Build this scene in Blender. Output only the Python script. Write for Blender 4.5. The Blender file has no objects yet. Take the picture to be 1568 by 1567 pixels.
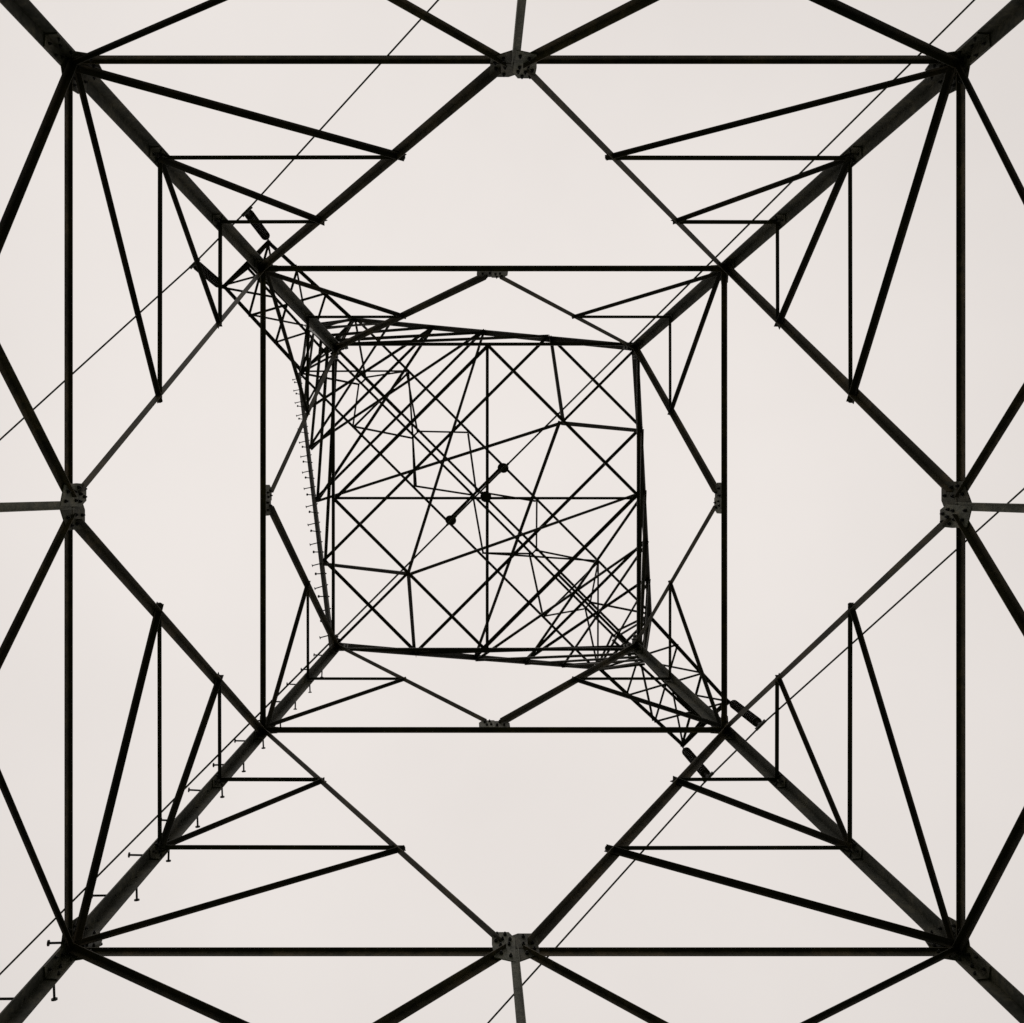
import bpy, math, random
from mathutils import Vector
random.seed(4)
S=bpy.context.scene
S.view_settings.view_transform='Standard'; S.view_settings.look='None'; S.view_settings.exposure=0
CH=1.6           # camera height
OX,OY=0.485,0.15 # tower axis relative to the camera
W0,K=5.0,0.125
ZA,ZB,ZC=9.04,14.38,18.56
def w(z): return W0-K*z
def V(x,y,z): return Vector((x,y,z+CH))

# ---------------- materials
def mat(name,c1,c2,c3,scale,rough=.7,metal=0.0,bump=.15,spec=.2):
    m=bpy.data.materials.new(name); m.use_nodes=True
    nt=m.node_tree; b=nt.nodes['Principled BSDF']
    tc=nt.nodes.new('ShaderNodeTexCoord')
    n1=nt.nodes.new('ShaderNodeTexNoise'); n1.inputs['Scale'].default_value=scale; n1.inputs['Detail'].default_value=8
    n2=nt.nodes.new('ShaderNodeTexNoise'); n2.inputs['Scale'].default_value=scale*7; n2.inputs['Detail'].default_value=5
    r=nt.nodes.new('ShaderNodeValToRGB'); e=r.color_ramp.elements
    e[0].position=.38; e[0].color=(*c1,1); e[1].position=.62; e[1].color=(*c3,1)
    k=e.new(.5); k.color=(*c2,1)
    mx=nt.nodes.new('ShaderNodeMix'); mx.data_type='FLOAT'; mx.inputs[0].default_value=.4
    nt.links.new(tc.outputs['Object'],n1.inputs['Vector']); nt.links.new(tc.outputs['Object'],n2.inputs['Vector'])
    nt.links.new(n1.outputs['Fac'],mx.inputs[2]); nt.links.new(n2.outputs['Fac'],mx.inputs[3])
    nt.links.new(mx.outputs[0],r.inputs['Fac']); nt.links.new(r.outputs['Color'],b.inputs['Base Color'])
    if bump:
        bp=nt.nodes.new('ShaderNodeBump'); bp.inputs['Strength'].default_value=bump; bp.inputs['Distance'].default_value=.006
        nt.links.new(n2.outputs['Fac'],bp.inputs['Height']); nt.links.new(bp.outputs['Normal'],b.inputs['Normal'])
    b.inputs['Roughness'].default_value=rough; b.inputs['Metallic'].default_value=metal
    b.inputs['Specular IOR Level'].default_value=spec
    return m
M_leg=mat('weathered_steel_leg',(.020,.021,.015),(.044,.043,.034),(.088,.080,.058),3.2)
M_steel=mat('weathered_steel',(.022,.019,.012),(.048,.041,.027),(.10,.076,.048),2.5)
M_brace=mat('brace_steel',(.014,.013,.009),(.024,.022,.015),(.05,.038,.025),2.0,bump=.05)
M_plate=mat('galvanised_plate',(.065,.065,.055),(.12,.12,.10),(.18,.165,.13),6)
M_dplate=mat('tarnished_plate',(.03,.03,.023),(.055,.053,.04),(.10,.09,.068),6)
M_bolt=mat('bolt_steel',(.006,.006,.005),(.010,.010,.008),(.02,.018,.015),9)
M_insul=mat('glazed_porcelain',(.012,.009,.008),(.018,.013,.011),(.025,.018,.015),4,rough=.35,bump=.02)
M_wire=mat('aluminium_conductor',(.03,.03,.028),(.05,.05,.046),(.07,.07,.065),8,rough=.6)
M_conc=mat('concrete',(.22,.21,.19),(.28,.27,.25),(.35,.34,.31),3,rough=.95)
M_grass=mat('meadow_grass',(.035,.05,.015),(.06,.08,.025),(.10,.10,.045),.6,rough=1,bump=.8)

# ---------------- mesh accumulators
class Part:
    def __init__(s): s.v=[]; s.f=[]
    def add(s,vs,fs):
        o=len(s.v); s.v+= [tuple(x) for x in vs]; s.f+=[tuple(i+o for i in f) for f in fs]
parts={}
def P(n):
    return parts.setdefault(n,Part())
def angle(part,p,q,a,b,wd,t=None,wb=None):
    t=t or max(.006,wd*.11); wb=wb or wd
    d=(q-p).normalized(); a=Vector(a); b=Vector(b)
    a=(a-d*a.dot(d)).normalized(); b=b-d*b.dot(d); b=(b-a*b.dot(a)).normalized()
    pr=[(0,0),(wd,0),(wd,t),(t,t),(t,wb),(0,wb)]
    vs=[p+a*x+b*y for x,y in pr]+[q+a*x+b*y for x,y in pr]
    fs=[(i,(i+1)%6,6+(i+1)%6,6+i) for i in range(6)]+[(0,1,2,3),(0,3,4,5),(6,9,8,7),(6,11,10,9)]
    P(part).add(vs,fs)
def box(part,c,u,v,n,hu,hv,hn):
    u=Vector(u).normalized(); n=Vector(n); n=(n-u*n.dot(u)).normalized(); v=n.cross(u)
    vs=[c+u*i*hu+v*j*hv+n*k*hn for i in(-1,1) for j in(-1,1) for k in(-1,1)]
    P(part).add(vs,[(0,1,3,2),(4,6,7,5),(0,4,5,1),(2,3,7,6),(0,2,6,4),(1,5,7,3)])
def plate(part,c,u,n,pts,th):
    u=Vector(u).normalized(); n=Vector(n); n=(n-u*n.dot(u)).normalized(); v=n.cross(u)
    if v.z<0: v=-v
    k=len(pts); vs=[c+u*x+v*y for x,y in pts]+[c+u*x+v*y+n*th for x,y in pts]
    P(part).add(vs,[tuple(range(k)),tuple(range(2*k-1,k-1,-1))]+[(i,(i+1)%k,k+(i+1)%k,k+i) for i in range(k)])
    return u,v,n
def cyl(part,p,q,r,n=6,r2=None):
    r2=r if r2 is None else r2
    d=(q-p).normalized(); a=d.orthogonal().normalized(); b=d.cross(a)
    vs=[]
    for c,rr in((p,r),(q,r2)):
        vs+=[c+(a*math.cos(2*math.pi*i/n)+b*math.sin(2*math.pi*i/n))*rr for i in range(n)]
    P(part).add(vs,[(i,(i+1)%n,n+(i+1)%n,n+i) for i in range(n)]+[tuple(range(n-1,-1,-1)),tuple(range(n,2*n))])
def bolt(c,n,r=.017,h=.016):
    n=Vector(n).normalized(); cyl('bolts',c-n*.01,c+n*h,r,6); cyl('bolts',c,c+n*(h+.014),r*.5,6)

Z=Vector((0,0,1))
# ---------------- legs
FT=.128
zfoot=-CH+.25
for sx in(-1,1):
    for sy in(-1,1):
        def L(z,o=0): return V(sx*(w(z)-o),sy*(w(z)-o),z)
        angle('legs',L(zfoot),L(ZC+.1),(-sx,0,0),(0,-sy,0),FT,.014)
        for zc,hl,ww in((ZA-.05,.36,.115),(ZB,.32,.105),(ZC-.1,.3,.10),(4.6,.4,.115),((ZA*2+ZB)/3,.12,.10),((ZA+2*ZB)/3,.12,.10)):
            angle('splices',L(zc-hl,.0145),L(zc+hl,.0145),(-sx,0,0),(0,-sy,0),ww,.012)
            n=int(hl*2/.11)
            for i in range(n+1):
                z=zc-hl+.05+i*(2*hl-.1)/max(n,1)
                for j in (0,1):
                    off=.045 if (i+j)%2 else .085
                    c=L(z,.0265)
                    if j==0: bolt(c+Vector((-sx*off,0,0)),(0,-sy,0),.014)
                    else: bolt(c+Vector((0,-sy*off,0)),(-sx,0,0),.014)
        f=V(sx*5.2,sy*5.2,0)
        vs=[];
        for z,r in((-.3,.62),(.05,.55),(.12,.48),(.42,.30)):
            vs+=[Vector((f.x+i*r,f.y+j*r,z)) for i,j in((-1,-1),(1,-1),(1,1),(-1,1))]
        fs=[(0,3,2,1),(12,13,14,15)]+[(4*l+i,4*l+(i+1)%4,4*l+4+(i+1)%4,4*l+4+i) for l in range(3) for i in range(4)]
        P('footings').add(vs,fs)

# ---------------- faces
def rot(v,k):
    x,y=v
    for _ in range(k): x,y=-y,x
    return x,y
def jit(): return random.uniform(-.003,.003)
for k in range(4):
    nx,ny=rot((0,1),k); tx,ty=rot((1,0),k)
    N=Vector((nx,ny,-K)).normalized(); T=Vector((tx,ty,0))
    def F(s,z,o=.02,_n=(nx,ny),_t=(tx,ty)):
        ww=w(z); return V(-_n[0]*(ww-o)+_t[0]*s*ww,-_n[1]*(ww-o)+_t[1]*s*ww,z)
    def mem(part,s1,z1,s2,z2,wd,o=.02,down=1,flip=1,wb=None):
        o+=jit()
        p=F(s1,z1,o); q=F(s2,z2,o)
        d=(q-p).normalized(); ip=N.cross(d)
        if ip.z*down>0: ip=-ip
        angle(part,p,q,N*flip,ip,wd,None,wb)
    def panel(z0,z1,nd,wl,wr,rl,rr,start=0):
        zs=z0+start
        for s,wd in((-1,wl),(1,wr)):
            mem('diagonal_braces',0.03*s,zs,s,z1-.02,wd,.035,down=1 if s<0 else -1)
        for i in range(1,nd):
            t=i/nd; zi=zs+(z1-zs)*t
            for s in(-1,1):
                sd=s*t*w(z1)/w(zi)
                thick=(s<0)
                zp=z0+(z1-z0)*(i-1)/nd if i>1 else z0
                mem('redundant_braces',s*.985,zp+.03,sd*.985,zi-.01,rl if thick else rr,.05,down=1)
                mem('redundant_braces',s*.985,zi+.02,sd,zi+.012,rr if thick else rl*.85,.028,down=-1)
                c=F(sd,zi,.044)
                for bx in(-.02,.035): bolt(c+T*bx*s+N*.008,N,.012)
    mem('horizontal_struts',-1,ZA-.005,1,ZA-.005,.036,.02,down=1,wb=.078)
    mem('horizontal_struts',-1,ZB-.03,1,ZB-.03,.062,.02,down=1)
    panel(ZA,ZB,3,.080,.070,.058,.044,start=.05)
    panel(ZB,ZC,2,.078,.066,.052,.044,start=.22)
    # lower panel
    ZL=4.6
    for s,wd in((-1,.052),(1,.068)):
        mem('diagonal_braces',.02*s,ZA-.02,s,ZL,wd,.035)
        for i in(1,2):
            t=i/3; zi=ZA+(ZL-ZA)*t; sd=s*t*w(ZL)/w(zi)
            zp=ZA+(ZL-ZA)*(i-1)/3
            mem('redundant_braces',s*.985,zp-.02,sd,zi,.038 if s<0 else .060,.05)
            mem('redundant_braces',s*.985,zi,sd,zi,.05,.028)
        mem('diagonal_braces',.02*s,ZL,s*.98,zfoot+.25,.09,.04)
        zi=(ZL+zfoot+.25)/2
        mem('redundant_braces',s*.98,zi,s*.5*w(zfoot)/w(zi),zi,.05,.03)
        mem('redundant_braces',s*.98,ZL,s*.5*w(zfoot)/w(zi),zi,.05,.05)
    mem('horizontal_struts',-1,ZL,1,ZL,.09,.02)
    p=F(0,ZA-.05,.05); q=F(0,ZL,.05)
    angle('centre_posts',p-T*.03,q-T*.03,T,N,.072,.008,.045)
    # gusset plates A
    c=F(0,ZA,.052)
    u,v,n=plate('gusset_plates',c+T*.09,T,N,[(-.09,-.24),(.09,-.17),(.105,.04),(.10,.22),(-.05,.22),(-.10,.12)],.010)
    for bx,by in((-.05,-.16),(.03,-.12),(-.045,.02),(.03,.0),(.07,.07),(.055,.17),(-.015,.17),(-.055,.09),(.01,.1)):
        bolt(c+T*(.09+bx)+v*by+n*.010,n,.016)
    c2=F(0,ZA,.040)
    plate('gusset_plates_dark',c2-T*.10,T,N,[(-.11,-.10),(.12,-.24),(.12,.18),(.06,.22),(-.11,.22)],.010)
    for bx,by in((-.07,-.03),(.0,-.1),(-.06,.06),(.02,.04),(-.07,.16),(.015,.16)):
        bolt(c2+T*(-.10+bx)+v*by+n*.010,n,.016)
    # gusset B
    c=F(0,ZB+.2,.050)
    plate('gusset_plates',c+T*.07,T,N,[(-.09,-.17),(.13,-.17),(.13,0),(.07,.10),(-.09,.10)],.008)
    plate('gusset_plates_dark',F(0,ZB+.2,.040)-T*.10,T,N,[(-.13,-.17),(.10,-.17),(.10,.10),(-.04,.10),(-.13,.02)],.008)
    for bx,by in((-.15,-.08),(-.09,.03),(-.05,-.1),(.03,-.08),(.09,-.1),(.05,.04),(.12,.0)):
        bolt(c+T*bx+v*by+n*.010,n,.017)
    for zc,sc in((ZA,1.0),(ZB,.8),(ZC,.8)):
        for s in(-1,1):
            c=F(s*(1-.13/w(zc)),zc,.016)
            plate('gusset_plates_dark',c,T*s,N,[(-.14*sc,-.1),(.05,-.16*sc),(.05,.2*sc),(-.12*sc,.16*sc)],.008)
            for bx,by in((-.09,-.04),(-.03,-.08),(-.08,.06),(-.01,.09)):
                bolt(c+T*s*bx*sc+v*by*sc+n*.009,n,.014)

# ---------------- waist
wC=w(ZC)
def m3(part,p,q,wd,up=Z,side=None):
    wd*=1.14
    d=(q-p).normalized()
    if abs(d.dot(up))>.95: up=Vector((1,0,0))
    sd=d.cross(up)
    if random.random()<.5: sd=-sd
    angle(part,p+Vector((jit(),jit(),jit())),q+Vector((jit(),jit(),jit())),sd,-up,wd,max(.006,wd*.11))
NWc,NEc,SEc,SWc=V(-wC,-wC,ZC),V(wC,-wC,ZC),V(wC,wC,ZC),V(-wC,wC,ZC)
cs=[NWc,NEc,SEc,SWc]
mids=[(cs[i]+cs[(i+1)%4])/2 for i in range(4)]
for i in range(4):
    m3('waist_frame',cs[i],cs[(i+1)%4],.052)
    m3('waist_frame',mids[i]-Z*.03,mids[(i+1)%4]-Z*.03,.052)
m3('waist_frame',mids[0],mids[2],.048); m3('waist_frame',mids[1]+Z*.05,mids[3]+Z*.05,.042)
for i in (0,1,2,3):
    c=(mids[i]+mids[(i+1)%4])/2
    if i%2==0: m3('waist_frame',cs[(i+1)%4]+Z*.02,c,.042)
cyl('bolts',V(0,0,ZC-.05),V(0,0,ZC+.02),.1,12)

# ---------------- forks, arms, bridge
ZP,ZT=29.6,31.6
for sg in(1,-1):
    def Q(x,y,z): return V(sg*x,sg*y,z)
    A1,A2,A3=Q(-wC,wC,ZC),Q(wC,-wC,ZC),Q(-wC,-wC,ZC)
    P1,P2,P3=Q(-4.96,-3.44,ZP),Q(-3.44,-4.96,ZP),Q(-4.75,-4.75,ZP-.25)
    c1=lambda t:A1.lerp(P1,t); c2=lambda t:A2.lerp(P2,t); c3=lambda t:A3.lerp(P3,t)
    for a,b in((A1,P1),(A2,P2),(A3,P3)):
        m3('fork_chords',a,b,.088)
    ts=[0,.22,.42,.62,.8,1]
    D_NE,D_SW=Q(wC/2,-wC/2,ZC),Q(-wC/2,wC/2,ZC)
    m3('fork_bracing',D_NE,c2(.22),.060); m3('fork_bracing',D_SW,c1(.22),.060)
    m3('fork_bracing',D_NE,c1(.42),.05); m3('fork_bracing',D_SW,c2(.42),.05)
    for i in range(2,4):
        m3('fork_bracing',c1(ts[i]),c2(ts[i+1]),.056); m3('fork_bracing',c2(ts[i]),c1(ts[i+1]),.056)
    m3('fork_bracing',c1(ts[4]),P2,.05)
    for i in(1,2,3): m3('fork_bracing',c1(ts[i]),c2(ts[i]),.055)
    t3=[0,.2,.4,.6,.8,1]
    for i in range(5):
        for c in(c1,c2):
            m3('fork_bracing',c(ts[i+1]),c3(t3[i]),.05)
            if i==3: m3('fork_bracing',c(ts[i+1]),c3(t3[i+1]),.042)
    m=(c1(.42)+c2(.42))/2; m3('fork_bracing',c3(.4),m,.05)
    T1,T2,TM=Q(-7.18,-5.86,ZP),Q(-5.86,-7.18,ZP),Q(-6.52,-6.52,ZP+.35)
    B1,B2=Q(-4.3-.1,-4.3+.1,ZT),Q(-4.3+.1,-4.3-.1,ZT)
    for a,b in((P1,T1),(P2,T2)): m3('cross_arms',a,b,.09)
    m3('cross_arms',T1,T2,.08); m3('cross_arms',P1,P2,.07)
    m3('cross_arms',B1,TM,.07); m3('cross_arms',B2,TM-Z*.02,.07)
    m3('cross_arms',T1,TM,.07); m3('cross_arms',T2,TM,.07)
    m3('cross_arms',P3,(T1+T2)/2,.08)
    for c in(P1,P2,P3):
        m3('cross_arms',c,(B1+B2)/2,.06)
    m3('cross_arms',P1,P3,.06); m3('cross_arms',P2,P3,.06)
    for i in range(3):
        a,b=i/3,(i+1)/3
        m3('cross_arms',P1.lerp(T1,a),P2.lerp(T2,b),.052); m3('cross_arms',P2.lerp(T2,a),P1.lerp(T1,b),.052)
        for Pp,Tt,Bb in((P1,T1,B1),(P2,T2,B2)):
            if i>0: m3('cross_arms',Pp.lerp(Tt,b),Bb.lerp(TM,a),.05)
    for t in(T1,T2):
        box('gusset_plates_dark',t-Z*.06,(1,1,0),None,(1,-1,0),.12,.09,.008)
# V opening ties
for s1 in(1,-1):
    a=V(wC,-wC,ZC).lerp(V(-3.44,-4.96,ZP),.22); b=V(wC,-wC,ZC).lerp(V(4.96,3.44,ZP),.22)
    if s1<0:
        a=V(-a.x,-a.y,a.z-CH); b=V(-b.x,-b.y,b.z-CH)
    m3('fork_bracing',a,b,.055)
def D(s,p,z):
    r=math.sqrt(.5); return V(s*r+p*r,s*r-p*r,z)
E=1.075
for p in(-E,E): m3('bridge_beam',D(-5.94,p,ZP),D(5.94,p,ZP),.062)
for p in(-.11,.11): m3('bridge_beam',D(-6.08,p,ZT),D(6.08,p,ZT),.066)
sn=[-5.94,-3.8,-1.34,0,1.34,3.8,5.94]
tn=[-6.0,-4.8,-2.5,0,2.5,4.8,6.0]
for i,s in enumerate(sn):
    if s in(0,-3.8,3.8): m3('bridge_beam',D(s,-E,ZP),D(s,E,ZP),.05)
    for p in(-E,E):
        q=.11 if p>0 else -.11
        m3('bridge_beam',D(s,p,ZP),D(tn[i],q,ZT),.045)
        if i<3: m3('bridge_beam',D(s,p,ZP),D(tn[i+1],q,ZT),.05)
        if i>3: m3('bridge_beam',D(s,p,ZP),D(tn[i-1],q,ZT),.05)
for i in(0,1,4,5):
    if i in(0,4): m3('bridge_beam',D(sn[i],-E,ZP),D(sn[i+1],E,ZP),.045)
    else: m3('bridge_beam',D(sn[i],E,ZP),D(sn[i+1],-E,ZP),.045)
for s in tn: m3('bridge_beam',D(s,-.11,ZT),D(s,.11,ZT),.045)

# ---------------- step bolts (SW leg then the NW fork chord)
def stepbolt(c,d,l=.165):
    d=Vector(d)+Vector((random.uniform(-.06,.06),random.uniform(-.06,.06),random.uniform(-.08,.08))); d.normalize()
    cyl('step_bolts',c-d*.02,c+d*l,.011,8); cyl('step_bolts',c+d*l,c+d*(l+.012),.028,8)
    cyl('step_bolts',c+d*.0,c+d*.014,.018,6)
i=0; z=10.33-.4*22
while z<ZC-.3:
    c=V(-w(z),w(z),z)
    if i%2: stepbolt(c+Vector((-.0,-.04,0)),(-1,0,0),.20)
    else: stepbolt(c+Vector((.04,0,0)),(0,1,0),.20)
    z+=.4; i+=1
A=V(-wC,wC,ZC); B=V(-4.96,-3.44,ZP); n=int((B-A).length/.40)
for i in range(1,n):
    c=A.lerp(B,i/n)
    if i%2: stepbolt(c,(-1,.25,0),.24)
    else: stepbolt(c,(-.8,-.1,-.9),.24)

# ---------------- build pylon
pyl=bpy.data.objects.new('electricity_pylon',None); S.collection.objects.link(pyl)
mats={'gusset_plates':M_plate,'gusset_plates_dark':M_dplate,'bolts':M_bolt,'step_bolts':M_bolt,
 'legs':M_leg,'splices':M_dplate,'footings':M_conc,'horizontal_struts':M_steel,'centre_posts':M_plate,'diagonal_braces':M_steel}
def make(name,part,m,parent=None):
    me=bpy.data.meshes.new(name); me.from_pydata(part.v,[],part.f)
    import bmesh
    bm=bmesh.new(); bm.from_mesh(me); bmesh.ops.recalc_face_normals(bm,faces=bm.faces); bm.to_mesh(me); bm.free()
    me.materials.append(m); o=bpy.data.objects.new(name,me); S.collection.objects.link(o)
    if parent: o.parent=parent
    return o
for n,p in parts.items(): make(n,p,mats.get(n,M_brace),pyl)

# ---------------- insulator strings
def lathe(prof,axis_o,d,n=16):
    d=Vector(d).normalized(); a=d.orthogonal().normalized(); b=d.cross(a); vs=[];fs=[]
    for r,h in prof:
        vs+=[axis_o+d*h+(a*math.cos(2*math.pi*i/n)+b*math.sin(2*math.pi*i/n))*r for i in range(n)]
    for j in range(len(prof)-1):
        fs+=[(j*n+i,j*n+(i+1)%n,(j+1)*n+(i+1)%n,(j+1)*n+i) for i in range(n)]
    return vs,fs
ZW=26.3
r2=math.sqrt(.5)
ph=[]
for s in(-9.2,0,9.2):
    pts=[]
    for p in(.95,-.95):
        if s: top=D(s,p*.98,ZP-.1)
        else: top=D(0,p*1.1,ZP-.1)
        bot=D(s*.995,p*.98,ZW)
        d=(bot-top); Ls=d.length; d.normalize()
        pt=Part()
        prof=[(.001,0),(.022,.0),(.022,.42)]
        nn=18; h0=.42; step=(Ls-.42-.32)/nn
        for i in range(nn):
            h=h0+i*step
            prof+=[(.04,h),(.055,h+.02),(.06,h+step*.35),(.125,h+step*.6),(.128,h+step*.72),(.05,h+step*.78),(.035,h+step*.98)]
        prof+=[(.024,Ls-.3),(.024,Ls-.02),(.001,Ls-.02)]
        pt.add(*lathe(prof,top,d))
        o=make('insulator_string',pt,M_insul)
        parts.clear()
        wd=Vector((r2,-r2,0))
        box('c',bot+Z*.03,wd,None,Vector((0,0,1)),.17,.03,.045)
        box('c',bot+Z*.09,Vector((r2,r2,0)),None,Vector((0,0,1)),.035,.035,.05)
        cl=make('suspension_clamp',parts['c'],M_bolt,o)
        pts.append(bot)
    ph.append(pts)
# ---------------- conductors
def tube(path,r,n=8):
    vs=[];fs=[]
    for i,p in enumerate(path):
        d=(path[min(i+1,len(path)-1)]-path[max(i-1,0)]).normalized()
        a=d.cross(Z).normalized(); b=d.cross(a)
        vs+=[p+(a*math.cos(2*math.pi*k/n)+b*math.sin(2*math.pi*k/n))*r for k in range(n)]
    for j in range(len(path)-1):
        fs+=[(j*n+i,j*n+(i+1)%n,(j+1)*n+(i+1)%n,(j+1)*n+i) for i in range(n)]
    return vs,fs
for ne,sw in ph:
    path=[]
    ss=[260*((i/60)**1.5) for i in range(1,61)]
    sl=.15
    for s in reversed(ss): path.append(ne+Vector((r2*s,-r2*s,-sl*s+sl*s*s/300)))
    path+=[ne,(ne+sw)/2-Z*.02,sw]
    for s in ss: path.append(sw+Vector((-r2*s,r2*s,-sl*s+sl*s*s/300)))
    pt=Part(); pt.add(*tube(path,.023)); make('power_line',pt,M_wire)

# ---------------- ground
gp=Part(); n=60
import mathutils.noise as mn
co=[]
ext=[ (abs(i/n*2-1)**2.2)*math.copysign(1,i/n*2-1)*900 for i in range(n+1)]
for y in ext:
    for x in ext:
        r=math.hypot(x,y); h=(mn.noise(Vector((x*.02,y*.02,0)))*1.2+mn.noise(Vector((x*.15,y*.15,3)))*.12)*min(1,max(0,(r-9)/40))
        co.append((x,y,h))
gp.add(co,[(j*(n+1)+i,j*(n+1)+i+1,(j+1)*(n+1)+i+1,(j+1)*(n+1)+i) for j in range(n) for i in range(n)])
g=make('ground',gp,M_grass)

# ---------------- sky / sun  (overcast: brighter at the zenith than lower down)
wd=bpy.data.worlds.new('World'); S.world=wd; wd.use_nodes=True
nt=wd.node_tree; bg=nt.nodes['Background']
sky=nt.nodes.new('ShaderNodeTexSky'); sky.sky_type='NISHITA'; sky.sun_disc=False
el,az=math.radians(55),math.radians(200)
sky.sun_elevation=el; sky.sun_rotation=az; sky.dust_density=1; sky.air_density=1
hs=nt.nodes.new('ShaderNodeHueSaturation'); hs.inputs['Saturation'].default_value=.05
nt.links.new(sky.outputs[0],hs.inputs['Color'])
tc=nt.nodes.new('ShaderNodeTexCoord'); ns=nt.nodes.new('ShaderNodeTexNoise'); ns.inputs['Scale'].default_value=2.2; ns.inputs['Detail'].default_value=6
nt.links.new(tc.outputs['Generated'],ns.inputs['Vector'])
cr=nt.nodes.new('ShaderNodeValToRGB'); e=cr.color_ramp.elements
e[0].position=.3; e[0].color=(8.15,7.62,7.3,1); e[1].position=.7; e[1].color=(8.85,8.3,7.95,1)
nt.links.new(ns.outputs['Fac'],cr.inputs['Fac'])
sp=nt.nodes.new('ShaderNodeSeparateXYZ'); nt.links.new(tc.outputs['Generated'],sp.inputs[0])
mr=nt.nodes.new('ShaderNodeMapRange'); mr.inputs['From Min'].default_value=0; mr.inputs['From Max'].default_value=1
mr.inputs['To Min'].default_value=.36; mr.inputs['To Max'].default_value=1.02
nt.links.new(sp.outputs['Z'],mr.inputs['Value'])
vm=nt.nodes.new('ShaderNodeVectorMath'); vm.operation='SCALE'
nt.links.new(cr.outputs[0],vm.inputs[0]); nt.links.new(mr.outputs[0],vm.inputs['Scale'])
mx=nt.nodes.new('ShaderNodeMix'); mx.data_type='RGBA'; mx.inputs[0].default_value=.97
nt.links.new(hs.outputs[0],mx.inputs[6]); nt.links.new(vm.outputs[0],mx.inputs[7])
nt.links.new(mx.outputs[2],bg.inputs['Color']); bg.inputs['Strength'].default_value=.1
sun=bpy.data.lights.new('sun','SUN'); sun.energy=.6; sun.angle=math.radians(20); sun.color=(1,.96,.9)
so=bpy.data.objects.new('sun',sun); S.collection.objects.link(so)
dirv=Vector((math.sin(az)*math.cos(el),math.cos(az)*math.cos(el),math.sin(el)))
so.rotation_euler=dirv.to_track_quat('Z','Y').to_euler()

# ---------------- camera
cam=bpy.data.cameras.new('camera'); co=bpy.data.objects.new('camera',cam); S.collection.objects.link(co)
co.location=(-OX,-OY,CH); co.rotation_euler=(math.pi,0,0)
cam.sensor_width=36; cam.lens=1600/1568*36; cam.shift_x=82/1568; cam.shift_y=-35.5/1568
cam.clip_end=3000; cam.clip_start=.05
S.camera=co
